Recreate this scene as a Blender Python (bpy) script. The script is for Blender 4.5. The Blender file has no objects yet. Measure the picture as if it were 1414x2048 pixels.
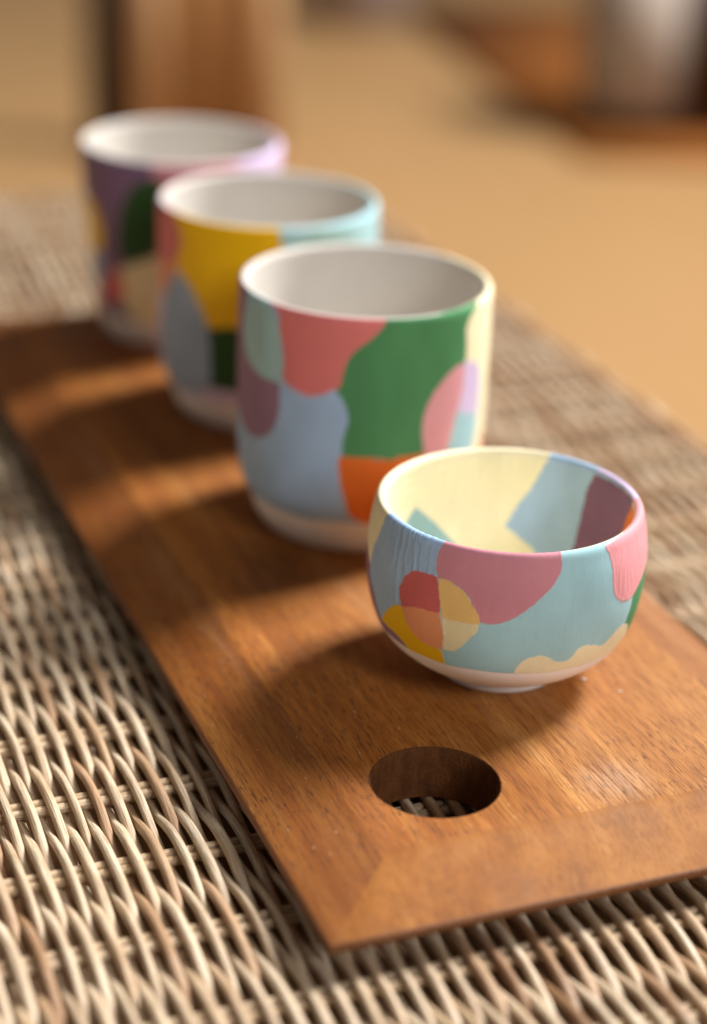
import bpy, bmesh, math, random
import numpy as np
from mathutils import Vector, Matrix

# ------------------------------------------------------------------ camera, world, light, exposure
MM = 0.001
CAM = dict(f=3851.6, pitch=0.4232, roll=0.0421, h=262.4)      # focal length in photo pixels, radians, mm above the board
scene = bpy.context.scene
C = scene.collection

def cam_axes():
    cp, sp = math.cos(CAM['pitch']), math.sin(CAM['pitch'])
    right = Vector((1, 0, 0)); up = Vector((0, sp, cp)); fwd = Vector((0, cp, -sp))
    c, s = math.cos(CAM['roll']), math.sin(CAM['roll'])
    r2 = right * c + up * s
    u2 = up * c - right * s
    return r2, u2, fwd
cam_data = bpy.data.cameras.new('camera')
cam = bpy.data.objects.new('camera', cam_data); C.objects.link(cam)
r_, u_, f_ = cam_axes()
M = Matrix((r_, u_, -f_)).transposed().to_4x4(); M.translation = Vector((0, 0, CAM['h'] * MM))
cam.matrix_world = M
cam_data.sensor_fit = 'VERTICAL'; cam_data.sensor_height = 36.0; cam_data.sensor_width = 36.0
cam_data.lens = CAM['f'] * 36.0 / 2048.0
cam_data.clip_start = 0.02; cam_data.clip_end = 60.0
cam_data.dof.use_dof = True
cam_data.dof.focus_distance = 0.499
cam_data.dof.aperture_fstop = 3.9
scene.camera = cam

world = bpy.data.worlds.new('World'); scene.world = world; world.use_nodes = True
bg = world.node_tree.nodes['Background']
bg.inputs[0].default_value = (1.0, 0.915, 0.815, 1); bg.inputs[1].default_value = 0.13

def area_lamp(name, loc, target, sx, sy, power, col):
    d = bpy.data.lights.new(name, 'AREA'); d.shape = 'RECTANGLE'; d.size = sx; d.size_y = sy
    d.energy = power; d.color = col
    o = bpy.data.objects.new(name, d); C.objects.link(o)
    o.location = loc
    o.rotation_euler = (Vector(target) - Vector(loc)).to_track_quat('-Z', 'Y').to_euler()
    return o
KEY_AZ, KEY_EL, KEY_D = math.radians(39), math.radians(46.5), 4.2
kt = Vector((0.0, 0.56, 0.0))
kl = kt + KEY_D * Vector((math.cos(KEY_AZ) * math.cos(KEY_EL), math.sin(KEY_AZ) * math.cos(KEY_EL), math.sin(KEY_EL)))
area_lamp('window_light', kl, kt, 1.0, 1.0, 405.0, (1.0, 0.985, 0.965))
fl_ = kt + 3.4 * Vector((math.cos(math.radians(-52)) * 0.85, math.sin(math.radians(-52)) * 0.85, 0.53))
area_lamp('second_window_light', fl_, kt, 0.9, 1.1, 54.0, (0.98, 0.985, 1.0))

scene.view_settings.view_transform = 'Standard'; scene.view_settings.look = 'None'
scene.view_settings.gamma = 1.0; scene.view_settings.exposure = 0.0
scene.view_settings.use_curve_mapping = False
scene.render.engine = 'CYCLES'
scene.cycles.use_denoising = True
scene.cycles.max_bounces = 8; scene.cycles.diffuse_bounces = 5; scene.cycles.glossy_bounces = 3
scene.cycles.sample_clamp_indirect = 6.0

# ------------------------------------------------------------------ frames of reference
YAW = 0.3902
ORG = Vector((10.9, 384.53, 0.0))            # inner front-left corner of the board's flat top, mm
AC = Vector((math.cos(YAW), math.sin(YAW), 0)); AL = Vector((-math.sin(YAW), math.cos(YAW), 0))
def bw(a, l, z=0.0):                         # board frame (across, along) mm -> world m
    p = ORG + AC * a + AL * l
    return Vector((p.x * MM, p.y * MM, z * MM))
def ray(u, v):                               # photo pixel -> direction from the camera
    return (r_ * ((u - 707) / CAM['f']) - u_ * ((v - 1024) / CAM['f']) + f_)

# ------------------------------------------------------------------ helpers
rng = random.Random(7); nrng = np.random.default_rng(11)
def srgb(r, g, b):
    f = lambda c: (c / 12.92 if c <= 0.04045 else ((c + 0.055) / 1.055) ** 2.4)
    return (f(r / 255), f(g / 255), f(b / 255), 1.0)
class NT:
    def __init__(self, name):
        self.m = bpy.data.materials.new(name); self.m.use_nodes = True
        self.t = self.m.node_tree; self.b = self.t.nodes['Principled BSDF']
    def n(self, kind, **kw):
        nd = self.t.nodes.new(kind)
        for k, v in kw.items():
            if k in nd.inputs: nd.inputs[k].default_value = v
            else: setattr(nd, k, v)
        return nd
    def l(self, a, b): self.t.links.new(a, b)
    def coords(self, scale=(1, 1, 1), kind='Object', loc=(0, 0, 0)):
        tc = self.n('ShaderNodeTexCoord'); mp = self.n('ShaderNodeMapping')
        mp.inputs['Scale'].default_value = scale; mp.inputs['Location'].default_value = loc
        self.l(tc.outputs[kind], mp.inputs['Vector']); return mp.outputs['Vector']
    def noise(self, vec, scale, detail=3, rough=0.55, dist=0.0):
        nd = self.n('ShaderNodeTexNoise'); nd.inputs['Scale'].default_value = scale
        nd.inputs['Detail'].default_value = detail; nd.inputs['Roughness'].default_value = rough
        nd.inputs['Distortion'].default_value = dist
        if vec is not None: self.l(vec, nd.inputs['Vector'])
        return nd.outputs['Fac']
    def ramp(self, fac, stops):
        nd = self.n('ShaderNodeValToRGB'); el = nd.color_ramp.elements
        while len(el) < len(stops): el.new(0.5)
        for e, (p, c) in zip(el, stops): e.position = p; e.color = c if len(c) == 4 else (*c, 1)
        self.l(fac, nd.inputs['Fac']); return nd.outputs['Color']
    def mix(self, fac, a, b, blend='MIX'):
        nd = self.n('ShaderNodeMix'); nd.data_type = 'RGBA'; nd.blend_type = blend
        for s, i in ((fac, 0), (a, 6), (b, 7)):
            if isinstance(s, (int, float)): nd.inputs[i].default_value = s
            elif isinstance(s, tuple): nd.inputs[i].default_value = s if len(s) == 4 else (*s, 1)
            else: self.l(s, nd.inputs[i])
        return nd.outputs[2]
    def math(self, op, a, b=0.0, clamp=False):
        nd = self.n('ShaderNodeMath'); nd.operation = op; nd.use_clamp = clamp
        for i, s in enumerate((a, b)):
            if isinstance(s, (int, float)): nd.inputs[i].default_value = s
            else: self.l(s, nd.inputs[i])
        return nd.outputs[0]
    def bump(self, h, strength, dist, normal=None):
        nd = self.n('ShaderNodeBump'); nd.inputs['Strength'].default_value = strength
        nd.inputs['Distance'].default_value = dist; self.l(h, nd.inputs['Height'])
        if normal is not None: self.l(normal, nd.inputs['Normal'])
        self.l(nd.outputs['Normal'], self.b.inputs['Normal']); return nd.outputs['Normal']
    def set(self, col=None, rough=None, spec=None):
        for s, k in ((col, 'Base Color'), (rough, 'Roughness'), (spec, 'Specular IOR Level')):
            if s is None: continue
            if isinstance(s, (int, float)): self.b.inputs[k].default_value = s
            elif isinstance(s, tuple): self.b.inputs[k].default_value = s if len(s) == 4 else (*s, 1)
            else: self.l(s, self.b.inputs[k])
        return self.m

def link(name, mesh, mat=None, parent=None, smooth=True):
    o = bpy.data.objects.new(name, mesh); C.objects.link(o)
    if mat is not None: mesh.materials.append(mat)
    if smooth:
        mesh.polygons.foreach_set('use_smooth', [True] * len(mesh.polygons))
    if parent is not None: o.parent = parent
    return o
def tag(o, label=None, cat=None, group=None, kind=None):
    if label: o['label'] = label
    if cat: o['category'] = cat
    if group: o['group'] = group
    if kind: o['kind'] = kind
    return o
def empty(name, loc, rz=0.0):
    o = bpy.data.objects.new(name, None); C.objects.link(o); o.location = loc; o.rotation_euler.z = rz
    o.empty_display_size = 0.02
    return o
def grid_mesh(name, P, closed_u=True, closed_v=False):
    """P: (nv, nu, 3) array -> quad mesh."""
    nv, nu = P.shape[:2]
    me = bpy.data.meshes.new(name)
    iu = np.arange(nu if closed_u else nu - 1); iv = np.arange(nv if closed_v else nv - 1)
    V, U = np.meshgrid(iv, iu, indexing='ij')
    U2 = (U + 1) % nu; V2 = (V + 1) % nv
    F = np.stack([V * nu + U, V * nu + U2, V2 * nu + U2, V2 * nu + U], -1).reshape(-1, 4)
    me.vertices.add(nv * nu); me.vertices.foreach_set('co', P.reshape(-1).astype(np.float32))
    me.loops.add(F.size); me.loops.foreach_set('vertex_index', F.reshape(-1).astype(np.int32))
    me.polygons.add(len(F)); me.polygons.foreach_set('loop_start', np.arange(0, F.size, 4, dtype=np.int32))
    me.polygons.foreach_set('loop_total', np.full(len(F), 4, np.int32))
    me.update(calc_edges=True)
    return me
def box_mesh(name, sx, sy, sz, bevel=0.004, z0=0.0, taper=1.0):
    bm = bmesh.new(); bmesh.ops.create_cube(bm, size=1.0)
    for v in bm.verts:
        k = 1.0 if v.co.z > 0 else taper
        v.co = Vector((v.co.x * sx * k, v.co.y * sy * k, (v.co.z + 0.5) * sz + z0))
    if bevel: bmesh.ops.bevel(bm, geom=bm.edges[:], offset=bevel, segments=2, affect='EDGES')
    me = bpy.data.meshes.new(name); bm.to_mesh(me); bm.free()
    return me

# ------------------------------------------------------------------ floor and what stands on it, far behind
ZF = -460.0
def floor_at(u, v, z=ZF):
    d = ray(u, v); t = (z - CAM['h']) / d.z
    return Vector((d.x * t * MM, d.y * t * MM, z * MM))
def wood_simple(name, c0, c1, rough=0.5, axis=1, sc=9.0, spec=0.4):
    m = NT(name); s = [14.0, 14.0, 14.0]; s[axis] = 1.0
    v = m.coords(tuple(s))
    n = m.noise(v, sc, 4, 0.6, 0.4)
    m.set(m.ramp(n, [(0.3, c0), (0.7, c1)]), rough, spec); m.bump(n, 0.08, 0.002)
    return m.m
def floor_material():
    m = NT('floor_wood')
    v = m.coords((1, 1, 1))
    br = m.n('ShaderNodeTexBrick'); br.inputs['Scale'].default_value = 1.0
    br.inputs['Brick Width'].default_value = 1.3; br.inputs['Row Height'].default_value = 0.11
    br.inputs['Mortar Size'].default_value = 0.0012
    br.inputs['Color1'].default_value = (0.36, 0.200, 0.080, 1); br.inputs['Color2'].default_value = (0.32, 0.175, 0.068, 1)
    br.inputs['Mortar'].default_value = (0.12, 0.06, 0.025, 1); br.offset = 0.37
    m.l(v, br.inputs['Vector'])
    n = m.noise(m.coords((2, 30, 1)), 3.0, 4, 0.6, 0.5)
    c = m.mix(n, br.outputs['Color'], (0.40, 0.232, 0.098), 'MIX')
    m.set(c, 0.45, 0.4); return m.m
bm = bmesh.new()
bmesh.ops.create_grid(bm, x_segments=4, y_segments=4, size=7.0)
me = bpy.data.meshes.new('floor'); bm.to_mesh(me); bm.free()
fl = link('floor', me, floor_material(), smooth=False); fl.location = (0, 3.0, ZF * MM); fl.rotation_euler.z = YAW + math.pi / 2
fl['kind'] = 'structure'

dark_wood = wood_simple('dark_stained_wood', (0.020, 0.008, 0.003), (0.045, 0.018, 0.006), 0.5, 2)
brown_wood = wood_simple('brown_wood', (0.30, 0.135, 0.045), (0.42, 0.20, 0.07), 0.5, 2)
pale_wood = wood_simple('pale_wood', (0.46, 0.26, 0.12), (0.58, 0.34, 0.17), 0.5, 2)
red_wood = wood_simple('red_brown_wood', (0.30, 0.10, 0.02), (0.40, 0.145, 0.03), 0.5, 2)
def fabric(name, c):
    m = NT(name); n = m.noise(m.coords(), 260.0, 2)
    m.set(m.mix(n, tuple(x * 0.8 for x in c[:3]), tuple(min(1, x * 1.2) for x in c[:3])), 0.9, 0.2); m.bump(n, 0.3, 0.002)
    return m.m
grey_fab = fabric('grey_fabric', (0.40, 0.345, 0.30)); pale_fab = fabric('pale_grey_fabric', (0.34, 0.26, 0.22))

# thin wooden screen behind the far cup: dark end post, brown boards, paler end post, feet
p0 = floor_at(222, 300); p1 = floor_at(556, 318)
wdt = (p1 - p0).length; ang = math.atan2(p1.y - p0.y, p1.x - p0.x)
cab = empty('wooden_screen', (p0 + p1) / 2, ang)
tag(cab, 'upright brown wooden screen with one dark post standing behind the tapered cup', 'screen')
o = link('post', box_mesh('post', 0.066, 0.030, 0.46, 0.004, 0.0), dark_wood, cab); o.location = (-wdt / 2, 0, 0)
o = link('post', box_mesh('post', 0.050, 0.024, 0.46, 0.004, 0.0), pale_wood, cab); o.location = (wdt / 2 - 0.025, 0, 0)
nb = 3; bwid = (wdt - 0.076) / nb
for k in range(nb):
    o = link('board', box_mesh('board', bwid - 0.003, 0.014, 0.40, 0.002, 0.03), (pale_wood, brown_wood, brown_wood)[k], cab)
    o.location = (-wdt / 2 + 0.026 + bwid * (k + 0.5), 0, 0)
for x in (-wdt / 2, wdt / 2 - 0.025):
    o = link('foot', box_mesh('foot', 0.046, 0.16, 0.022, 0.003, 0.0), brown_wood, cab); o.location = (x, 0, 0)

# orange-brown rug lying on the floor
P0, P1, P2 = floor_at(790, 10), floor_at(1165, 322), floor_at(1750, 345)
P3 = P2 + (P0 - P1)
bm = bmesh.new()
vt = [bm.verts.new(p + Vector((0, 0, 0.012))) for p in (P0, P1, P2, P3)]; vb = [bm.verts.new(p + Vector((0, 0, 0.002))) for p in (P0, P1, P2, P3)]
bm.faces.new(vt); bm.faces.new(vb[::-1])
for i in range(4): bm.faces.new((vt[i], vb[i], vb[(i + 1) % 4], vt[(i + 1) % 4]))
bmesh.ops.recalc_face_normals(bm, faces=bm.faces)
bmesh.ops.bevel(bm, geom=bm.edges[:], offset=0.003, segments=2, affect='EDGES')
me = bpy.data.meshes.new('rug'); bm.to_mesh(me); bm.free()
tag(link('rug', me, fabric('rust_wool', (0.27, 0.088, 0.016))), 'flat orange-brown rug on the floor under the grey cabinet', 'rug')

# upright cabinet with a grey front panel and dark sides, standing on the rug
g0 = floor_at(1186, 286)
st = empty('upright_cabinet', g0 + Vector((0.16, 0.10, 0.012)), 0.0)
tag(st, 'upright dark brown cabinet with a grey front panel standing on the rug', 'cabinet')
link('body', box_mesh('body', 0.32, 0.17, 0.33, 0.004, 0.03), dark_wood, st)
o = link('front_panel', box_mesh('front_panel', 0.13, 0.012, 0.31, 0.004, 0.035), grey_fab, st); o.location = (-0.095, -0.092, 0)
o = link('side_panel', box_mesh('side_panel', 0.012, 0.16, 0.31, 0.004, 0.035), grey_fab, st); o.location = (-0.167, 0, 0)
o = link('plinth', box_mesh('plinth', 0.28, 0.14, 0.03, 0.003, 0.0), dark_wood, st)

# pale grey basket at the back
b0 = floor_at(715, 62)
th = np.linspace(0, 2 * math.pi, 40, endpoint=False)
prof = [(0.0, 0.0), (0.095, 0.0), (0.108, 0.01), (0.122, 0.20), (0.125, 0.235), (0.119, 0.238), (0.112, 0.20), (0.10, 0.015), (0.0, 0.012)]
P = np.array([[(r * math.cos(t), r * math.sin(t), z) for t in th] for r, z in prof])
ob = link('storage_basket', grid_mesh('storage_basket', P), pale_fab); ob.location = b0 + Vector((0, 0.11, 0))
tag(ob, 'pale grey round storage basket on the floor beyond the cabinet', 'basket')

# ------------------------------------------------------------------ wicker table
BZ = -15.5                                   # underside of the board = top of the weave
R_ST, A_W, R_STK = 1.36, 2.2, 1.34          # strand radius, weave amplitude, stake radius
ZS = BZ - A_W - R_ST                         # centre plane of the stakes
PITCH, STEP, L_S0 = 2.87, 32.0, 9.5
TB0, TB1, TL0, TL1, RR, TAIL = -222.0, 224.0, -330.0, 660.0, 27.0, 42.0
def roll(t, lo, hi):
    """arc length t -> (position, drop, tilt) over an edge rolled with radius RR."""
    if t < lo: e, sgn, base = lo - t, -1, lo
    elif t > hi: e, sgn, base = t - hi, 1, hi
    else: return t, 0.0, 0.0
    q = RR * math.pi / 2
    if e < q:
        a = e / RR; return base + sgn * RR * math.sin(a), RR * (1 - math.cos(a)), sgn * a
    return base + sgn * RR, RR + (e - q), sgn * math.pi / 2
table = empty('wicker_table', bw(0, 0, ZF)); table.rotation_euler.z = YAW
tag(table, 'woven natural cane table top under the wooden board', 'table')
def cane_material():
    m = NT('cane')
    oi = m.n('ShaderNodeObjectInfo'); rnd = oi.outputs['Random']
    tc = m.n('ShaderNodeAttribute'); tc.attribute_name = 'rest'
    off = m.n('ShaderNodeCombineXYZ'); m.l(m.math('MULTIPLY', rnd, 37.0), off.inputs[0]); m.l(m.math('MULTIPLY', rnd, 11.0), off.inputs[1])
    add = m.n('ShaderNodeVectorMath'); add.operation = 'ADD'; m.l(tc.outputs['Vector'], add.inputs[0]); m.l(off.outputs[0], add.inputs[1])
    def mp(s):
        n = m.n('ShaderNodeMapping'); n.inputs['Scale'].default_value = s; m.l(add.outputs[0], n.inputs['Vector']); return n.outputs['Vector']
    fib = m.noise(mp((1, 0.03, 1)), 2200.0, 3, 0.65)           # fibres along the cane
    blot = m.noise(mp((0.3, 1, 0.3)), 34.0, 3, 0.6)            # changes along its length
    spot = m.noise(mp((1, 1, 1)), 520.0, 2, 0.5)
    base = m.ramp(rnd, [(0.0, (0.84, 0.70, 0.51)), (0.40, (0.80, 0.645, 0.45)), (0.68, (0.72, 0.54, 0.345)), (0.82, (0.52, 0.325, 0.19)), (1.0, (0.34, 0.18, 0.09))])
    c = m.mix(m.ramp(blot, [(0.38, (0, 0, 0)), (0.72, (1, 1, 1))]), base, m.mix(0.55, base, (0.34, 0.19, 0.085)))
    c = m.mix(m.ramp(blot, [(0.28, (1, 1, 1)), (0.46, (0, 0, 0))]), c, m.mix(0.5, base, (0.74, 0.63, 0.49)))
    c = m.mix(m.ramp(fib, [(0.38, (1, 1, 1)), (0.56, (0, 0, 0))]), c, m.mix(0.6, c, (0.26, 0.125, 0.05)))
    c = m.mix(m.ramp(spot, [(0.68, (0, 0, 0)), (0.80, (0.55, 0.55, 0.55))]), c, (0.20, 0.10, 0.05))
    m.set(c, 0.5, 0.5); m.bump(fib, 0.8, 0.0006)
    return m.m
cane = cane_material()
def tube(name, pts, nrm, side, rad, k, r2=1.0, wob=0.0):
    """pts,nrm,side: (n,3); elliptical section k sides."""
    n = len(pts); a = np.linspace(0, 2 * math.pi, k, endpoint=False)
    rr = np.full(n, rad) if np.isscalar(rad) else rad
    ca, sa = np.cos(a), np.sin(a)
    rr = rr[:, None] * (1.0 + wob * np.cos(4 * a[None, :] + 1.6 * np.sin(np.arange(n) * 0.021)[:, None]))
    P = pts[:, None, :] + rr[:, :, None] * (side[:, None, :] * ca[None, :, None] + nrm[:, None, :] * (sa * r2)[None, :, None])
    me = grid_mesh(name, P)
    # the cane's own straight coordinates (across, along, up) so that its fibres follow the bends
    ds = np.r_[0, np.cumsum(np.linalg.norm(np.diff(pts, axis=0), axis=1))]
    Q = np.stack([rr * ca[None, :], np.repeat(ds[:, None], k, 1), rr * sa[None, :]], -1)
    at = me.attributes.new('rest', 'FLOAT_VECTOR', 'POINT'); at.data.foreach_set('vector', Q.astype(np.float32).ravel())
    return me
def edge_frame(ts, lo, hi):
    q = np.array([roll(t, lo, hi) for t in ts]); return q[:, 0], q[:, 1], q[:, 2]
def smooth_noise(n, step, amp, r):
    k = max(4, n // step + 3); x = r.normal(0, amp, k)
    xi = np.linspace(0, k - 1.001, n); i = xi.astype(int); f = xi - i; f = f * f * (3 - 2 * f)
    return x[i] * (1 - f) + x[i + 1] * f
def strand_mesh(var, sign):
    r = np.random.default_rng(100 + var * 2 + (sign > 0))
    t0, t1 = TL0 - RR * math.pi / 2 - TAIL, TL1 + RR * math.pi / 2 + TAIL
    n = int((t1 - t0) / (STEP / 14)); ts = np.linspace(t0, t1, n)
    l, drop, tilt = edge_frame(ts, TL0, TL1)
    c = np.cos(math.pi * (ts - L_S0 + smooth_noise(n, 20, 0.7, r)) / STEP)
    w = sign * A_W * c * (1.22 - 0.22 * c * c) * (1 + smooth_noise(n, 28, 0.05, r))
    x = smooth_noise(n, 14, 0.20, r)
    nz = np.stack([0 * ts, np.sin(tilt), np.cos(tilt)], 1)
    pts = np.stack([x, l, -drop], 1) + nz * w[:, None]
    side = np.tile([1.0, 0, 0], (n, 1))
    rad = R_ST * (1.0 + smooth_noise(n, 16, 0.05, r))
    me = tube('strand', pts * MM, nz, side, rad * MM, 11, 0.94, 0.05)
    me.materials.append(cane); me.polygons.foreach_set('use_smooth', [True] * len(me.polygons))
    return me
smeshes = {(v, s): strand_mesh(v, s) for v in range(5) for s in (-1, 1)}
q = RR * math.pi / 2
ns = int((TB1 - TB0 + 2 * q + 2 * TAIL - 8) / PITCH)
for i in range(ns):
    t = TB0 - q - TAIL + 4 + i * PITCH
    b, drop, tilt = roll(t, TB0, TB1)
    o = bpy.data.objects.new('strand', smeshes[(rng.randrange(5), 1 if i % 2 else -1)]); C.objects.link(o); o.parent = table
    o.location = ((b + rng.gauss(0, 0.10)) * MM, 0, (ZS - drop - ZF) * MM); o.rotation_euler.y = tilt; o.scale.x = rng.uniform(0.84, 1.08)
def stake_mesh(var):
    r = np.random.default_rng(300 + var)
    t0, t1 = TB0 - q - TAIL, TB1 + q + TAIL
    n = int((t1 - t0) / 6); ts = np.linspace(t0, t1, n)
    b, drop, tilt = edge_frame(ts, TB0, TB1)
    nz = np.stack([np.sin(tilt), 0 * ts, np.cos(tilt)], 1)
    pts = np.stack([b, smooth_noise(n, 8, 0.12, r), -drop], 1)
    side = np.tile([0, 1.0, 0], (n, 1))
    # flat split reed: long axes across, grain along x
    me = tube('stake', pts * MM, nz, side, R_STK * 1.1 * MM * (1 + smooth_noise(n, 5, 0.04, r)), 10, 0.92, 0.05)
    me.materials.append(cane_x); me.polygons.foreach_set('use_smooth', [True] * len(me.polygons))
    return me
def cane_x_material():
    m = NT('split_reed')
    oi = m.n('ShaderNodeObjectInfo'); rnd = oi.outputs['Random']
    tc = m.n('ShaderNodeAttribute'); tc.attribute_name = 'rest'
    def mp(s_):
        n = m.n('ShaderNodeMapping'); n.inputs['Scale'].default_value = s_; m.l(tc.outputs['Vector'], n.inputs['Vector']); return n.outputs['Vector']
    fib = m.noise(mp((1, 0.03, 1)), 2600.0, 3, 0.65)
    ring = m.noise(mp((0.05, 1, 0.05)), 900.0, 2, 0.5)
    base = m.ramp(rnd, [(0.0, (0.64, 0.49, 0.33)), (1.0, (0.52, 0.37, 0.22))])
    c = m.mix(m.ramp(fib, [(0.36, (0.8, 0.8, 0.8)), (0.58, (0, 0, 0))]), base, (0.24, 0.13, 0.06))
    c = m.mix(m.ramp(ring, [(0.66, (0, 0, 0)), (0.8, (0.45, 0.45, 0.45))]), c, (0.26, 0.14, 0.06))
    m.set(c, 0.6, 0.3); m.bump(fib, 0.6, 0.0004); return m.m
cane_x = cane_x_material()
kmeshes = [stake_mesh(v) for v in range(4)]
for k in range(-11, 21):
    l = L_S0 + k * STEP
    if l < TL0 or l > TL1: continue
    for j in (-1, 1):
        o = bpy.data.objects.new('stake', kmeshes[rng.randrange(4)]); C.objects.link(o); o.parent = table
        o.location = (0, (l + j * 1.6) * MM, (ZS - ZF + rng.uniform(-.12, .12)) * MM)
panel_wood = wood_simple('underlay_wood', (0.16, 0.075, 0.028), (0.24, 0.115, 0.045), 0.7, 1)
o = link('inner_panel', box_mesh('inner_panel', (TB1 - TB0 + 2) * MM, (TL1 - TL0 + 2) * MM, 0.010, 0.002), panel_wood, table)
o.location = ((TB0 + TB1) / 2 * MM, (TL0 + TL1) / 2 * MM, (ZS - ZF - 27) * MM)
for a in (TB0 + 12, TB1 - 12):
    for l in (TL0 + 12, TL1 - 12):
        o = link('leg', box_mesh('leg', 0.042, 0.042, (ZS - ZF - 26) * MM, 0.006, 0.0, 0.85), brown_wood, table); o.location = (a * MM, l * MM, 0)

# ------------------------------------------------------------------ wooden board
def board_material(end=False, side=False):
    m = NT('board_end_grain' if end else 'board_side_shade' if side else 'board_wood')
    big = m.noise(m.coords((1, 0.16, 1)), 26.0, 4, 0.6, 0.6)
    band = m.noise(m.coords((1, 0.045, 1)), 150.0, 4, 0.6, 0.5)
    fine = m.noise(m.coords((1, 0.06, 1)), 1300.0, 3, 0.65)
    pore = m.noise(m.coords((1, 0.095, 1), loc=(3, 1, 0)), 2300.0, 2, 0.5, 0.15)
    mott = m.noise(m.coords((1, 1, 1)), 75.0, 5, 0.62)
    haze = m.noise(m.coords((1, 0.35, 1), loc=(.31, .07, 0)), 34.0, 4, 0.6)
    c = m.ramp(band, [(0.28, (0.225, 0.060, 0.0060)), (0.50, (0.40, 0.132, 0.0160)), (0.74, (0.58, 0.255, 0.056))])
    sx = m.n('ShaderNodeSeparateXYZ'); m.l(m.coords(), sx.inputs[0])
    across_tone = m.math('ADD', m.math('MULTIPLY', sx.outputs[0], 9.0), m.math('MULTIPLY', m.math('SUBTRACT', big, 0.5), 1.1))
    c = m.mix(m.ramp(across_tone, [(0.15, (0, 0, 0)), (0.9, (0.42, 0.42, 0.42))]), c, (0.50, 0.27, 0.095))      # paler wood towards one side
    c = m.mix(m.ramp(big, [(0.34, (0.62, 0.62, 0.62)), (0.62, (0, 0, 0))]), c, (0.24, 0.070, 0.0085))
    c = m.mix(m.ramp(fine, [(0.34, (0.8, 0.8, 0.8)), (0.55, (0, 0, 0))]), c, (0.16, 0.044, 0.005))
    if side: c = m.mix(0.5, c, (0.17, 0.046, 0.0055))  # long-side bevels: same wood mixed darker, their shade put into the colour
    if end:
        c = m.mix(0.55, c, m.ramp(mott, [(0.30, (0.16, 0.054, 0.012)), (0.52, (0.31, 0.116, 0.024)), (0.75, (0.40, 0.175, 0.050))]))
        c = m.mix(m.ramp(haze, [(0.44, (0, 0, 0)), (0.66, (0.5, 0.5, 0.5))]), c, (0.235, 0.120, 0.072))
        m.set(c, 0.66, 0.22); m.bump(mott, 0.15, 0.0008)
        return m.m
    pm = m.ramp(pore, [(0.33, (1, 1, 1)), (0.41, (0, 0, 0))])
    pfield = m.ramp(m.noise(m.coords((1, 0.5, 1), loc=(5, 2, 1)), 30.0, 2), [(0.36, (0.15, 0.15, 0.15)), (0.6, (0.95, 0.95, 0.95))])
    pm = m.mix(1.0, pm, pfield, 'MULTIPLY')
    c = m.mix(pm, c, (0.060, 0.018, 0.005))
    # dry bleached streaks where the oil has worn off
    c = m.mix(m.ramp(m.noise(m.coords((1, 0.10, 1), loc=(.9, .2, 0)), 55.0, 4, 0.65), [(0.55, (0, 0, 0)), (0.78, (0.42, 0.42, 0.42))]), c, (0.46, 0.26, 0.125))
    # one pale scuff near the end of the board
    vs = m.n('ShaderNodeVectorMath'); vs.operation = 'LENGTH'
    m.l(m.coords((48, 52, 0), loc=(-48 * 0.0678, -52 * 0.0125, 0)), vs.inputs[0])
    sc_ = m.math('MULTIPLY', m.ramp(vs.outputs['Value'], [(0.15, (1, 1, 1)), (0.62, (0, 0, 0))]), m.ramp(fine, [(0.36, (0, 0, 0)), (0.66, (0.34, 0.34, 0.34))]))
    c = m.mix(sc_, c, (0.60, 0.46, 0.36))
    fleck = m.noise(m.coords((1, 0.55, 1), loc=(7, 3, 0)), 1100.0, 1, 0.4)
    c = m.mix(m.ramp(fleck, [(0.745, (0, 0, 0)), (0.80, (0.6, 0.6, 0.6))]), c, (0.55, 0.42, 0.32))          # flecks of dry clay dust
    rg = m.ramp(m.noise(m.coords((1, 0.2, 1)), 60.0, 3), [(0.3, (0.52, 0.52, 0.52)), (0.7, (0.70, 0.70, 0.70))])
    m.set(c, rg, 0.32)
    h = m.mix(0.5, fine, m.mix(1.0, (1, 1, 1), pm, 'SUBTRACT'))
    m.bump(h, 0.35, 0.0004)
    return m.m
WL, WF, WB, DROP = 21.5, 20.8, 16.0, 7.0
FA, FL_ = 116.0, 412.0                       # flat top: across, along
HX, HY, HR = 24.6, 26.4, 16.45               # hole
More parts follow.
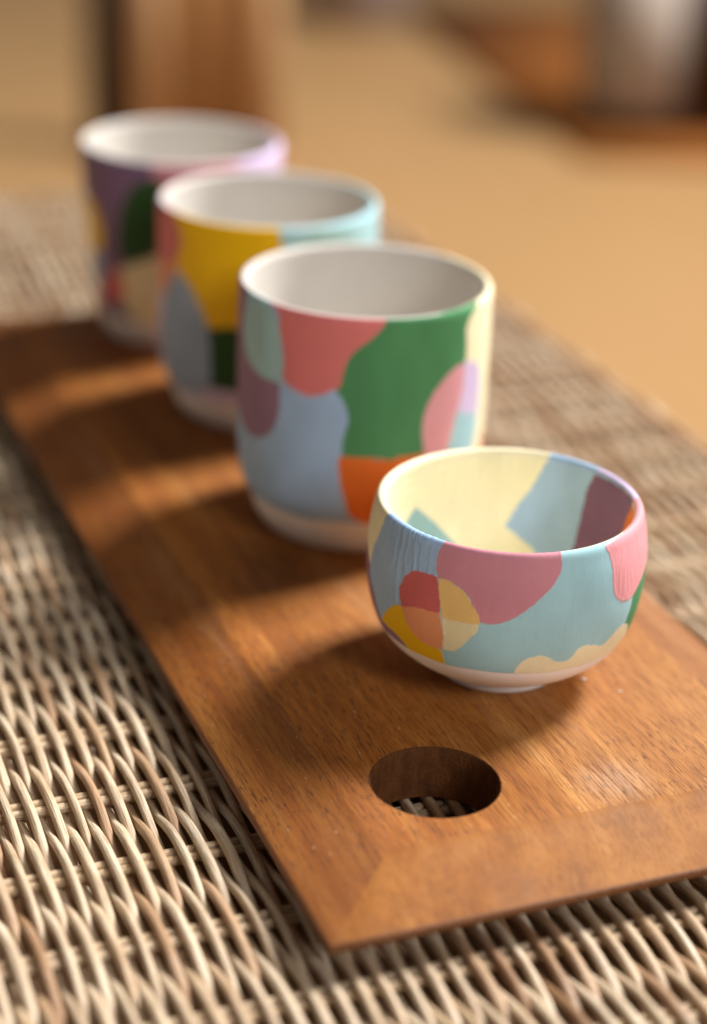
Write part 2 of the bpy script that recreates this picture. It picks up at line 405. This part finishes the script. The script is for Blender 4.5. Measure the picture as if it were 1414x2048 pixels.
def build_board():
    bm = bmesh.new()
    # rectangular rings: (fraction of the chamfer outwards, z)
    rings = [(-0.10, 0.0), (-0.03, -0.05), (0.03, -0.28), (0.10, -0.70), (0.5, -3.5), (0.965, -6.72), (0.99, -7.0), (1.0, -7.35), (1.0, -8.6), (0.985, -8.95), (0.95, -9.1), (0.52, -15.5)]
    def rect(f, z):
        x0, x1, y0, y1 = -WL * f, FA + WL * f, -WF * f, FL_ + WB * f
        out = []
        corners = [(x0, y0), (x1, y0), (x1, y1), (x0, y1)]
        for i in range(4):
            (ax, ay), (bx, by) = corners[i], corners[(i + 1) % 4]
            for t in range(8):
                out.append(bm.verts.new(((ax + (bx - ax) * t / 8) * MM, (ay + (by - ay) * t / 8) * MM, z * MM)))
        return out
    R = [rect(f, z) for f, z in rings]
    n = len(R[0]); faces_end = []
    for a, b in zip(R, R[1:]):
        for i in range(n):
            f = bm.faces.new((a[i], b[i], b[(i + 1) % n], a[(i + 1) % n]))
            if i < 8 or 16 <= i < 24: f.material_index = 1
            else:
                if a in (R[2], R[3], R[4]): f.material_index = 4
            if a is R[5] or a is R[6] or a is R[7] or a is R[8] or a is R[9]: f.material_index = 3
    K = 64
    def circ(r, z): return [bm.verts.new(((HX + r * math.cos(2 * math.pi * i / K)) * MM, (HY + r * math.sin(2 * math.pi * i / K)) * MM, z * MM)) for i in range(K)]
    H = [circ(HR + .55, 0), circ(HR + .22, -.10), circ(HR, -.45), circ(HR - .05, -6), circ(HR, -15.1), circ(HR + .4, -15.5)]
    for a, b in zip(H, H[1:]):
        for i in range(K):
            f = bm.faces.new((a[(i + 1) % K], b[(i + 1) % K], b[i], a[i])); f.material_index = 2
    def fill(outer, inner):
        es = []
        for loop in (outer, inner):
            for i in range(len(loop)):
                a, b = loop[i], loop[(i + 1) % len(loop)]
                es.append(bm.edges.get((a, b)) or bm.edges.new((a, b)))
        bmesh.ops.triangle_fill(bm, use_beauty=True, use_dissolve=False, edges=es)
    fill(R[0], H[0]); fill(R[-1], H[-1])
    bmesh.ops.recalc_face_normals(bm, faces=bm.faces)
    me = bpy.data.meshes.new('wooden_board'); bm.to_mesh(me); bm.free()
    o = link('wooden_board', me)
    for mt in (board_material(), board_material(True), hole_material(), wood_simple('board_edge_shade', (0.13, 0.042, 0.010), (0.20, 0.07, 0.016), 0.6, 1, 40.0), board_material(side=True)): me.materials.append(mt)  # thin edge gets a darker wood, its shade painted into the colour
    me.set_sharp_from_angle(angle=math.radians(40))
    o.location = bw(0, 0, 0); o.rotation_euler.z = YAW
    tag(o, 'long brown wooden serving board with sloping edges and a round hole', 'serving board')
    return o
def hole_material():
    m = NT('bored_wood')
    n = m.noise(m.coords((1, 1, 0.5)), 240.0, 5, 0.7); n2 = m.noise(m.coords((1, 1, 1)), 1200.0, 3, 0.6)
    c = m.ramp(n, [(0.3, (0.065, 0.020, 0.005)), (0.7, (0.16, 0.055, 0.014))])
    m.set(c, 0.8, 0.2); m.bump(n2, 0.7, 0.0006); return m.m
board = build_board()

# ------------------------------------------------------------------ painted cups
PAL = {
 'cream': srgb(244, 234, 196), 'butter': srgb(246, 238, 204), 'khaki': srgb(236, 224, 180), 'tan': srgb(236, 196, 122),
 'blue': srgb(164, 194, 226), 'slate': srgb(152, 170, 194), 'aqua': srgb(166, 208, 217), 'mint': srgb(164, 204, 210), 'teal': srgb(150, 188, 194),
 'mauve': srgb(150, 116, 142), 'plum': srgb(122, 94, 124), 'lilac': srgb(212, 194, 228), 'purple': srgb(130, 90, 120),
 'rose': srgb(206, 138, 150), 'pink': srgb(230, 156, 162), 'coral': srgb(222, 124, 122), 'red': srgb(208, 104, 102), 'blush': srgb(230, 164, 172),
 'salmon': srgb(236, 158, 112), 'orange': srgb(230, 116, 44), 'gold': srgb(240, 192, 18), 'sun': srgb(244, 190, 6),
 'green': srgb(78, 140, 92), 'forest': srgb(34, 74, 32), 'bisque': srgb(250, 244, 240), 'white': srgb(212, 205, 196),
}
def fillet(prof, n):
    """resample a polyline (r,z) as a Catmull-Rom curve, n points evenly by arc length."""
    p = np.array(prof, float)
    p = np.vstack([2 * p[0] - p[1], p, 2 * p[-1] - p[-2]]); out = []
    for i in range(1, len(p) - 2):
        t = np.linspace(0, 1, 24, endpoint=False)[:, None]
        a, b, c, d = p[i - 1], p[i], p[i + 1], p[i + 2]
        out.append(0.5 * (2 * b + (c - a) * t + (2 * a - 5 * b + 4 * c - d) * t ** 2 + (3 * b - a - 3 * c + d) * t ** 3))
    out = np.vstack(out + [p[-2][None]]); out[:, 0] = np.maximum(out[:, 0], 0.0)
    s = np.r_[0, np.cumsum(np.hypot(*np.diff(out, axis=0).T))]
    si = np.linspace(0, s[-1], n)
    return np.stack([np.interp(si, s, out[:, 0]), np.interp(si, s, out[:, 1])], 1), si
def vnoise(x, y, seed=0):
    xi, yi = np.floor(x).astype(np.int64), np.floor(y).astype(np.int64); fx, fy = x - xi, y - yi
    fx, fy = fx * fx * (3 - 2 * fx), fy * fy * (3 - 2 * fy)
    def h(a, b):
        n = (a * 374761393 + b * 668265263 + seed * 974711) & 0xffffffff
        n = ((n ^ (n >> 13)) * 1274126177) & 0xffffffff
        return ((n ^ (n >> 16)) & 0xffff) / 32767.5 - 1.0
    return (h(xi, yi) * (1 - fx) + h(xi + 1, yi) * fx) * (1 - fy) + (h(xi, yi + 1) * (1 - fx) + h(xi + 1, yi + 1) * fx) * fy
class Cup:
    """lathe surface with a painted chart (theta from the camera side, s = arc length from the centre of the foot)."""
    def __init__(self, x, y, prof, nth, ns, rref):
        self.x, self.y, self.nth, self.ns, self.rref = x, y, nth, ns, rref
        self.prof, self.s = fillet(prof, ns)
        self.th = np.linspace(-math.pi, math.pi, nth, endpoint=False)
        self.patches = []
    def rim_s(self): return self.s[np.argmax(self.prof[:, 1])]
    def s_at(self, z, inner=False):
        k = np.argmax(self.prof[:, 1]); seg = slice(k, None) if inner else slice(0, k)
        i = np.argmin(np.abs(self.prof[seg, 1] - z)); return self.s[seg][i]
    def hit(self, u, v, inside=False):
        """photo pixel -> (theta, s): first crossing of the lathe surface by that pixel's ray (closest pass if it misses)."""
        d = ray(u, v); d = np.array([d.x, d.y, d.z]); d /= np.linalg.norm(d)
        o = np.array([-self.x, -self.y, CAM['h']])
        t0 = -(o[0] * d[0] + o[1] * d[1]) / (d[0] ** 2 + d[1] ** 2)
        T = np.linspace(t0 - 75, t0 + 75, 3001); P = o + T[:, None] * d
        r = np.hypot(P[:, 0], P[:, 1])
        k = np.argmax(self.prof[:, 1]); po, pi_ = self.prof[:k + 1], self.prof[k:]
        zo = po[:, 1]; ro = np.interp(P[:, 2], zo, po[:, 0], left=-1, right=-1)
        ri = np.interp(P[:, 2], pi_[::-1, 1], pi_[::-1, 0], left=-1, right=-1)
        if inside:
            g = r - ri; ok = (P[:, 2] < self.prof[:, 1].max()) & (ri > 0)
            cr = np.where((g[:-1] < 0) & (g[1:] >= 0) & ok[:-1])[0]
            i = cr[0] if len(cr) else np.argmin(np.where(ok & (T > t0), np.abs(g), 1e9))
        else:
            g = r - ro; ok = ro > 0
            cr = np.where((g[:-1] > 0) & (g[1:] <= 0) & ok[1:])[0]
            i = cr[0] if len(cr) else np.argmin(np.where(ok & (T < t0 + 12), np.abs(g), 1e9))
        p = P[i]; th = math.atan2(p[0], -p[1])
        zz = p[2]
        if inside:
            s = np.interp(zz, pi_[::-1, 1], self.s[k:][::-1])
        else:
            s = np.interp(zz, zo, self.s[:k + 1])
        return th, s
    def patch(self, col, pts=None, tz=None, inside=False, thick=0.10, streak=0.0, close=True, pre=(), post=(), smooth=True):
        """pts: outline in photo pixels; pre/post: extra outline points given directly as (theta, s)."""
        q = list(pre) + [self.hit(u, v, inside) for u, v in (pts or [])] + list(post)
        if tz: q = list(tz)
        q = np.array(q, float)
        if not tz: q[:, 0] = np.unwrap(q[:, 0])
        q[:, 0] *= self.rref
        if smooth:                                              # rounded outline through the points
            n = len(q); out = []
            for i in range(n):
                a, b, c, d = q[i - 1], q[i], q[(i + 1) % n], q[(i + 2) % n]
                L_ = np.hypot(*(c - b)); m_ = max(2, int(L_ / 0.7)); t = np.linspace(0, 1, m_, endpoint=False)[:, None]
                def tan(p0, p1, p2):
                    v1, v2 = p1 - p0, p2 - p1; l1, l2 = np.hypot(*v1) + 1e-9, np.hypot(*v2) + 1e-9
                    if np.dot(v1, v2) / (l1 * l2) < 0.35: return np.zeros(2)      # keep real corners
                    return (v1 / l1 + v2 / l2) / 2
                m0, m1 = tan(a, b, c) * L_, tan(b, c, d) * L_
                out.append((2 * t**3 - 3 * t**2 + 1) * b + (t**3 - 2 * t**2 + t) * m0 + (-2 * t**3 + 3 * t**2) * c + (t**3 - t**2) * m1)
            q = np.vstack(out)
        self.patches.append((PAL[col], q, thick, streak))
    def build(self, name, mat, base_inside, base_outside, s_paint, s_inner_paint=None, oval=0.0):
        TH, S = np.meshgrid(self.th, self.s)                    # (ns,nth)
        wob = (0.35 * np.sin(TH * 3 + 1) + 0.25 * np.sin(TH * 7 + 2.2) + 0.15 * np.sin(TH * 17))
        U = (TH * self.rref).ravel(); Vv = S.ravel()
        srim = self.rim_s()
        jit = (0.16 * np.sin(U * 1.7 + Vv * 0.9) + 0.12 * np.sin(Vv * 2.3 - U * 0.8 + 1.3) + 0.07 * np.sin(U * 5.1 + Vv * 3.7))
        jit2 = (0.16 * np.sin(Vv * 1.5 - U * 1.1 + 2) + 0.12 * np.sin(U * 2.6 + Vv * 0.7) + 0.07 * np.sin(Vv * 5.7 - U * 2.9))
        col = np.tile(np.array(PAL[base_outside]), (U.size, 1)); hgt = np.zeros(U.size) + 0.10; strk = np.zeros(U.size)
        if s_inner_paint is not None:                           # paint laps over the lip on one side only
            t_ = TH.ravel(); s_inner_paint = s_inner_paint + 1.9 * np.clip((t_ - 0.55) / 0.5, 0, 1) * np.clip((2.5 - t_) / 0.4, 0, 1)
        ins = Vv > (s_inner_paint if s_inner_paint is not None else srim)
        col[ins] = PAL[base_inside]
        per = 2 * math.pi * self.rref
        for c, poly, thick, streak in self.patches:
            lo, hi = poly.min(0) - 1.5, poly.max(0) + 1.5
            for k in (-per, 0.0, per):
                m = np.where((U + k > lo[0]) & (U + k < hi[0]) & (Vv > lo[1]) & (Vv < hi[1]))[0]
                if not len(m): continue
                px, py = U[m] + k + jit[m] * .55, Vv[m] + jit2[m] * .55
                A = poly; B = np.roll(poly, -1, 0)
                dmin = np.full(len(m), 1e9); inside = np.zeros(len(m), bool)
                for (ax, ay), (bx, by) in zip(A, B):
                    ex, ey = bx - ax, by - ay; l2 = ex * ex + ey * ey + 1e-12
                    t = np.clip(((px - ax) * ex + (py - ay) * ey) / l2, 0, 1)
                    dmin = np.minimum(dmin, (px - ax - t * ex) ** 2 + (py - ay - t * ey) ** 2)
                    if ay != by:
                        cr = (ay > py) != (by > py)
                        inside ^= cr & (px < (bx - ax) * (py - ay) / (by - ay) + ax)
                sd = np.sqrt(dmin) * np.where(inside, -1, 1)
                w = np.clip(0.5 - sd / 0.3, 0, 1)
                col[m] = col[m] * (1 - w[:, None]) + np.array(c) * w[:, None]
                hgt[m] = hgt[m] * (1 - w) + (thick + 0.07 * np.exp(-((sd + 0.35) / 0.28) ** 2)) * w
                strk[m] = strk[m] * (1 - w) + streak * w
        # bare clay foot below the paint
        w = np.clip((s_paint + wob.ravel() * 0.5 - Vv) / 0.25 + 0.5, 0, 1)
        col = col * (1 - w[:, None]) + np.array(PAL['bisque']) * w[:, None]; hgt *= (1 - w); strk *= (1 - w)
        painted = np.ones(U.size)
        painted -= w
        if s_inner_paint is not None:
            w2 = np.clip((Vv - s_inner_paint - wob.ravel() * 0.25) / 0.25 + 0.5, 0, 1); painted *= (1 - w2); hgt *= (1 - w2)
            col = col * (1 - w2[:, None]) + np.array(PAL[base_inside]) * w2[:, None]
        # brush relief: ridges that run down the wall, wandering sideways
        uu = U + 0.8 * vnoise(U * 0.25, Vv * 0.16, 3); vv = Vv + 0.8 * vnoise(U * 0.3, Vv * 0.3, 4)
        br = 0.6 * vnoise(uu * 1.6, vv * 0.16, 5) + 0.4 * vnoise(uu * 3.4, vv * 0.34, 6)
        ridge = 1 - np.abs(vnoise(uu * 0.75, vv * 0.11, 7)) * 2.2; ridge2 = 1 - np.abs(vnoise(uu * 0.55 + 9, vv * 0.42, 8)) * 3.0
        rg = np.clip(ridge, 0, 1) ** 2 + 0.5 * np.clip(ridge2, 0, 1) ** 3
        hgt = hgt + strk * (rg + 0.35 * br) + 0.008 * br * painted
        tone = 1 + (0.022 * br + 0.06 * vnoise(U * 0.16, Vv * 0.12, 9) + 0.025 * vnoise(U * 2.5, Vv * 2.5, 10)) * painted
        col[:, :3] = np.clip(col[:, :3] * tone[:, None], 0, 1)
        rings = np.clip((Vv - srim - 3) / 4, 0, 1) * (0.05 * np.sin(Vv * 1.9 + 0.5 * np.sin(U * 0.05)) + 0.06 * vnoise(U * 0.05, Vv * 0.9, 12))
        hgt = hgt + rings
        # place vertices
        r = self.prof[:, 0][:, None]; z = self.prof[:, 1][:, None]
        dr, dz = np.gradient(self.prof[:, 0]), np.gradient(self.prof[:, 1]); ln = np.hypot(dr, dz) + 1e-9
        nr, nz = (dz / ln)[:, None], (-dr / ln)[:, None]
        H = hgt.reshape(TH.shape) * np.clip(r / 6.0, 0, 1)
        hand = 1 + (oval * np.cos(2 * TH + 0.7) + 0.3 * oval * np.cos(3 * TH)) * (z / z.max())
        Rr = r * hand + nr * H
        Z = z + nz * H
        Z = np.where(z < 1.2, np.maximum(Z, 0.02), Z)
        P = np.stack([Rr * np.sin(TH), -Rr * np.cos(TH), Z], -1) * MM
        me = grid_mesh(name, P)
        a = me.color_attributes.new('paint', 'FLOAT_COLOR', 'POINT')
        a.data.foreach_set('color', col.astype(np.float32).ravel())
        b = me.attributes.new('painted', 'FLOAT', 'POINT'); b.data.foreach_set('value', painted.astype(np.float32))
        o = link(name, me, mat); o.location = (self.x * MM, self.y * MM, 0.0)
        return o
def paint_material():
    m = NT('matte_paint_on_clay')
    at = m.n('ShaderNodeAttribute'); at.attribute_name = 'paint'
    pt = m.n('ShaderNodeAttribute'); pt.attribute_name = 'painted'
    n1 = m.noise(m.coords((1, 1, 0.35)), 420.0, 4, 0.6); n2 = m.noise(m.coords(), 2400.0, 2, 0.5); n3 = m.noise(m.coords(), 60.0, 3, 0.5)
    hs = m.n('ShaderNodeHueSaturation'); m.l(at.outputs['Color'], hs.inputs['Color'])
    v = m.math('ADD', 0.93, m.math('MULTIPLY', n1, 0.10)); v = m.math('ADD', v, m.math('MULTIPLY', m.math('SUBTRACT', n3, 0.5), 0.06))
    m.l(v, hs.inputs['Value'])
    rough = m.math('SUBTRACT', 0.88, m.math('MULTIPLY', pt.outputs['Fac'], 0.26))
    m.set(hs.outputs['Color'], rough, 0.24)
    h = m.math('ADD', n1, m.math('MULTIPLY', n2, 0.35))
    m.bump(h, 0.22, 0.0002)
    return m.m
paint = paint_material()
def px(ox, oy, sc, pts): return [(ox + x / sc, oy + y / sc) for x, y in pts]

# ---- the small bowl
BX, BY = 42.25, 482.1
bowl_prof = [(0, 1.2), (12, 1.2), (14.5, 0.0), (16.8, 0.05), (17.5, 0.8), (17.5, 2.9), (18.6, 3.8), (22.8, 5.2), (29.0, 9.0), (33.9, 14.2), (36.9, 21.5), (38.3, 29.5), (38.5, 36.5), (38.0, 43.0), (37.1, 48.0), (36.5, 50.5), (35.6, 51.5), (34.6, 51.2), (34.0, 49.9),
             (34.4, 46.0), (35.0, 41.0), (35.2, 36.0), (34.0, 29.0), (31.0, 20.5), (26.0, 13.0), (19.0, 8.6), (10.0, 7.0), (0, 6.6)]
bowl = Cup(BX + 0.3, BY, bowl_prof, 1000, 460, 37.0)
K1 = lambda p: px(700, 860, 2.281, p)
K2 = lambda p: px(1100, 900, 5.118, p)
K5 = lambda p: px(740, 1020, 5.438, p)
sr = bowl.rim_s(); PI = math.pi
s_bp = float(np.mean([bowl.hit(u, v)[1] for u, v in ((889, 1325), (963, 1342), (1024, 1347), (1095, 1346), (1160, 1331))]))
# outside: aqua in front, cream / blue / lilac / green round the back
bowl.patch('cream', tz=[(1.95, s_bp - 2), (1.95, sr + 1), (5.7, sr + 1), (5.7, s_bp - 2)], smooth=False)
bowl.patch('mauve', pts=K5([(0, 560), (65, 960), (125, 1180), (220, 1280), (330, 1390), (470, 1550)]), post=[(-0.45, s_bp - 3), (-2.4, s_bp - 3), (-2.3, s_bp + 14), (-1.8, s_bp + 24)])
bowl.patch('green', pts=K2([(850, 1490), (820, 1630), (770, 1770), (790, 1860)]), pre=[(1.9, s_bp + 30), (1.35, s_bp + 26)], post=[(1.55, s_bp - 2), (2.2, s_bp - 2)])
bowl.patch('cream', pts=K1([(740, 1114), (760, 1080), (800, 1045), (860, 1028), (900, 1035), (940, 1055), (990, 1050), (1050, 990), (1100, 980), (1150, 980), (1200, 930), (1240, 890), (1262, 885), (1266, 925)]), post=[(1.45, s_bp - 2), (0.0, s_bp - 2)])
bowl.patch('blue', pre=[(bowl.hit(771, 1046)[0], sr + 1.6), (bowl.hit(888, 1099)[0], sr + 1.4)], pts=K5([(740, 500), (725, 600), (722, 760), (740, 1000), (500, 1300), (230, 1290), (125, 1180), (65, 960), (8, 660), (40, 420), (100, 270)]), thick=0.14, streak=0.16)
bowl.patch('pink', pts=K2([(560, 985), (610, 1080), (635, 1200), (650, 1400), (665, 1480), (700, 1530), (750, 1550), (800, 1535), (850, 1480), (900, 1390), (950, 1270)]), post=[(1.75, s_bp + 30), (2.00, sr + 0.2), (1.70, sr + 1.3), (1.2, sr + 1.0)], thick=0.15, streak=0.06)
bowl.patch('rose', pre=[(bowl.hit(888, 1099)[0], sr + 1.3), (bowl.hit(1123, 1116)[0], sr + 1.3)], pts=K1([(968, 600), (962, 640), (940, 690), (860, 775), (760, 850), (680, 880), (610, 882), (575, 850), (540, 755), (480, 705), (408, 678), (395, 640), (400, 580)]))
bowl.patch('red', pts=K5([(325, 880), (340, 800), (380, 730), (430, 680), (520, 660), (640, 690), (740, 730), (765, 900), (762, 1120), (640, 1110), (480, 1075), (345, 1060), (330, 960)]))
bowl.patch('gold', pts=K5([(130, 1190), (180, 1100), (260, 1040), (345, 1043), (420, 1080), (440, 1250), (520, 1370), (640, 1460), (765, 1520), (800, 1600), (825, 1680), (640, 1625), (470, 1545), (330, 1390), (220, 1280)]))
bowl.patch('salmon', pts=K5([(345, 1045), (480, 1055), (640, 1093), (762, 1115), (785, 1250), (800, 1400), (785, 1515), (700, 1490), (600, 1450), (480, 1350), (400, 1230)]))
bowl.patch('khaki', pts=K5([(785, 1158), (900, 1195), (1080, 1230), (1180, 1240), (1172, 1310), (1090, 1385), (1010, 1470), (900, 1535), (795, 1510), (798, 1350)]))
bowl.patch('tan', pts=K5([(752, 745), (810, 745), (930, 815), (1050, 910), (1110, 1020), (1180, 1135), (1205, 1242), (1080, 1232), (900, 1198), (785, 1157), (765, 1000)]))
# back of the rim and the inside
def rimhit(u, v): return bowl.hit(u, v, True)[0]
t_a = rimhit(*K1([(905, 132)])[0]); t_b = rimhit(*K1([(1120, 203)])[0]); t_c = rimhit(*K1([(1285, 347)])[0])
i_lo = bowl.s[-1]
bowl.patch('blue', pts=K1([(905, 132), (880, 172), (830, 260), (760, 350), (708, 440), (770, 490), (850, 575)]), inside=True, post=[(2.6, i_lo - 3), (1.9, i_lo - 20)], pre=[(1.9, sr - 8), (t_a if t_a > 0 else t_a + 2 * PI, sr - 8)], thick=0.1)
bowl.patch('lilac', tz=[(t_b, sr + 1.3), (t_b, sr - 7), (t_c, sr - 7), (t_c, sr + 1.3)], smooth=False)
bowl.patch('purple', pts=K1([(1118, 203), (1080, 270), (1055, 380), (1010, 560)]), inside=True, post=[(1.8, i_lo - 14), (0.9, sr + 22), (t_c, sr + 1.3)], smooth=False)
bowl.patch('orange', pts=K1([(1290, 340), (1262, 400), (1228, 495)]), inside=True, post=[(0.7, sr + 24), (0.7, sr + 1.6)], smooth=False)
bowl.patch('teal', pts=K1([(300, 348), (395, 430), (485, 525)]), inside=True, post=[(-0.9, i_lo - 10), (-1.25, i_lo - 22)], pre=[], smooth=False)
ob = bowl.build('small_bowl', paint, 'butter', 'aqua', s_bp, None, 0.004)
tag(ob, 'small rounded bowl painted aqua, rose and blue patches outside and yellow inside', 'bowl')

# ---- the cups
def mug_prof(R, Hh, rb, bulge=0.0):
    t = 2.7
    return [(0, 1.6), (rb - 6, 1.6), (rb - 3.5, 0.0), (rb - 1.2, 0.1), (rb + 0.4, 0.8), (rb + 2.3, 4.2), (rb + 4.2, 10.0), (R - 1.5, 16.5), (R - 0.6, 24.0), (R - 0.1, 33), (R + bulge, 45), (R, Hh * 0.8), (R, Hh - 3.2), (R - 0.25, Hh - 0.9), (R - 1.0, Hh),
            (R - t + 0.8, Hh - 0.05), (R - t, Hh - 1.2), (R - t - 0.1, Hh - 5), (R - t - 0.3, Hh * 0.5), (R - t - 1.0, 20), (R - t - 5.5, 10.5), (R - t - 14, 6.5), (9, 5.6), (0, 5.5)]
def taper_prof(R, Hh, rb):
    t = 2.7
    return [(0, 1.6), (rb - 6, 1.6), (rb - 3.5, 0.0), (rb - 1.2, 0.1), (rb + 0.6, 0.8), (rb + 2.0, 4.5), (rb + 3.6, 11.0), (R - 4.4, 24), (R - 2.6, 42), (R - 1.0, 60), (R, Hh - 3.2), (R - 0.2, Hh - 1.0), (R - 1.2, Hh),
            (R - t + 0.9, Hh - 0.05), (R - t, Hh - 1.2), (R - t - 0.8, Hh - 12), (R - t - 3.0, 45), (R - t - 6, 22), (R - t - 11, 11), (R - t - 19, 7), (8, 6), (0, 5.9)]
C2 = lambda p: px(440, 460, 2.438, p)
C3 = lambda p: px(130, 200, 2.142, p)
m3 = Cup(0.9, 582.4, mug_prof(40.0, 80.7, 31.4), 720, 260, 40.0)
sr = m3.rim_s(); sp = m3.s_at(12.5); ip = sr - 0.35; UP = sr + 1.5
m3.patch('cream', tz=[(0.70, sp - 2), (0.70, UP), (2.5, UP), (2.5, sp - 2)], smooth=False)
m3.patch('gold', tz=[(2.5, sp + 30), (2.4, UP), (3.6, UP), (3.7, sp + 34), (3.1, sp + 22)])
m3.patch('salmon', tz=[(1.3, sp - 2), (1.2, sp + 12), (1.5, sp + 24), (2.1, sp + 20), (2.6, sp - 2)])
m3.patch('mauve', pts=C2([(175, 290), (125, 400), (118, 500), (135, 620), (180, 690), (240, 730), (292, 745), (290, 880), (270, 950), (230, 1000), (185, 1012), (140, 990), (108, 930), (90, 860)]), post=[(-1.75, sp + 20), (-2.3, sp + 40), (-2.3, UP), (-1.3, UP)])
m3.patch('mint', pts=C2([(165, 290), (278, 325), (285, 450), (300, 560), (314, 680), (305, 748), (240, 728), (180, 690), (138, 620), (120, 520), (120, 420), (138, 345)]))
m3.patch('green', pts=C2([(820, 395), (1217, 335), (1210, 450), (1197, 640), (1100, 760), (1000, 900), (985, 980), (1000, 1095), (940, 1098), (820, 1118), (700, 1112), (595, 1102), (600, 1020), (625, 930), (620, 880), (600, 830), (570, 790), (400, 700), (500, 500)]))
m3.patch('coral', pts=C2([(279, 325), (430, 368), (620, 388), (838, 392), (822, 430), (790, 480), (740, 530), (660, 592), (622, 640), (602, 700), (580, 772), (550, 780), (510, 800), (440, 808), (390, 795), (340, 760), (312, 735), (312, 620), (295, 500), (284, 400)]))
m3.patch('orange', pts=C2([(1010, 1086), (940, 1097), (820, 1118), (700, 1112), (582, 1106), (575, 1150), (585, 1220), (605, 1310), (638, 1400)]), post=[(0.9, sp - 2), (1.0, sp + 15)])
m3.patch('blush', pts=C2([(1197, 643), (1182, 780), (1152, 890), (1110, 1060), (1090, 1130), (1010, 1120), (990, 1030), (988, 950), (1005, 870), (1040, 800), (1100, 720), (1150, 670)]))
m3.patch('lilac', pts=C2([(1195, 640), (1240, 640), (1264, 680), (1262, 780), (1252, 890), (1152, 890), (1182, 780)]))
m3.patch('aqua', pts=C2([(1152, 890), (1252, 890), (1242, 980), (1222, 1070), (1190, 1130), (1085, 1130), (1120, 1030)]))
ob = m3.build('painted_cup', paint, 'white', 'blue', sp, ip, 0.003)
tag(ob, 'straight-sided cup with large green and coral patches next to the bowl', 'cup', 'painted cups in a row on the board')

m2 = Cup(-35.2, 678.4, mug_prof(39.8, 79.4, 31.2), 480, 190, 40.0)
sr = m2.rim_s(); sp = m2.s_at(12.5); ip = sr - 0.35; UP = sr + 1.5
m2.patch('aqua', pts=C3([(890, 528), (930, 620), (960, 760)]), post=[(0.8, sp + 20), (2.6, sp + 12), (2.8, UP), (0.4, UP)])
m2.patch('blush', tz=[(2.8, sp + 18), (2.7, UP), (4.4, UP), (4.3, sp + 26)])
m2.patch('coral', pts=C3([(400, 415), (525, 480), (505, 600), (478, 690), (430, 715), (402, 700)]), post=[(-1.9, sp + 38), (-2.0, UP), (-1.35, UP)])
m2.patch('salmon', pts=C3([(480, 690), (478, 745), (440, 800), (418, 850), (408, 800), (404, 705)]), post=[(-1.8, sp + 26), (-1.8, sp + 38)])
m2.patch('sun', pts=C3([(522, 465), (700, 515), (895, 528), (930, 620), (940, 700), (860, 860), (760, 975), (610, 972), (570, 870), (520, 780), (480, 700), (502, 600)]))
m2.patch('forest', pts=C3([(560, 970), (700, 976), (860, 976), (860, 1260), (640, 1240), (560, 1200)]), smooth=False)
m2.patch('slate', pts=C3([(478, 740), (530, 790), (580, 890), (612, 980), (622, 1080), (612, 1230), (500, 1240), (440, 1180), (415, 1000), (420, 880), (440, 800)]))
ob = m2.build('painted_cup', paint, 'white', 'lilac', sp, ip, 0.003)
tag(ob, 'straight-sided cup with a yellow patch and a grey leaf shape, between two other cups', 'cup', 'painted cups in a row on the board')

m1 = Cup(-75.2, 764.0, taper_prof(40.3, 78.6, 30.2), 420, 170, 40.0)
sr = m1.rim_s(); sp = m1.s_at(11.0); ip = sr - 0.35; UP = sr + 1.5
m1.patch('lilac', tz=[(0.75, sp + 30), (0.55, UP), (2.4, UP), (2.4, sp - 2), (1.2, sp - 2)])
m1.patch('rose', pts=C3([(385, 255), (600, 270), (780, 270), (640, 340), (480, 420), (410, 400)]))
m1.patch('gold', pts=C3([(118, 440), (150, 520), (160, 610), (130, 670)]), post=[(-1.7, sp + 14), (-2.5, sp + 20), (-2.5, sp + 44), (-1.8, sp + 44)])
m1.patch('slate', pts=C3([(150, 660), (165, 730), (160, 800), (130, 830)]), post=[(-1.7, sp + 3), (-2.4, sp + 4), (-2.3, sp + 14)])
m1.patch('khaki', pts=C3([(240, 720), (330, 690), (420, 660), (520, 700), (520, 1000), (300, 960), (240, 860)]), smooth=False)
m1.patch('red', pts=C3([(215, 715), (250, 760), (256, 860), (190, 860), (150, 820), (170, 770)]))
m1.patch('forest', pts=C3([(400, 345), (310, 358), (260, 420), (235, 520), (235, 650), (262, 692), (320, 692), (390, 655), (470, 560), (460, 400)]))
ob = m1.build('painted_cup', paint, 'white', 'plum', sp, ip, 0.003)
tag(ob, 'tapered purple cup with a dark green patch at the far end of the board', 'cup', 'painted cups in a row on the board')

# ---- crumbs of dry clay on the board
clay = NT('clay_crumb'); clay.set((0.74, 0.66, 0.60), 0.9, 0.2)
def crumb(u, v, r, lab):
    d_ = ray(u, v); t = -CAM['h'] / d_.z
    bm = bmesh.new(); bmesh.ops.create_icosphere(bm, subdivisions=2, radius=r * MM)
    rr = random.Random(int(u))
    for w in bm.verts:
        w.co *= rr.uniform(0.7, 1.15); w.co.z *= 0.6; w.co.x *= 1.5
    zmin = min(w.co.z for w in bm.verts)
    for w in bm.verts: w.co.z -= zmin
    me = bpy.data.meshes.new('crumb'); bm.to_mesh(me); bm.free()
    o = link('crumb', me, clay.m, smooth=False); o.location = (d_.x * t * MM, d_.y * t * MM, 0.0)
    tag(o, lab, 'crumb', 'clay crumbs on the board')
crumb(1167, 1360, 0.5, 'larger pale clay crumb lying beside the foot of the bowl')
crumb(1240, 1384, 0.35, 'smaller pale clay crumb on bare wood away from the bowl')
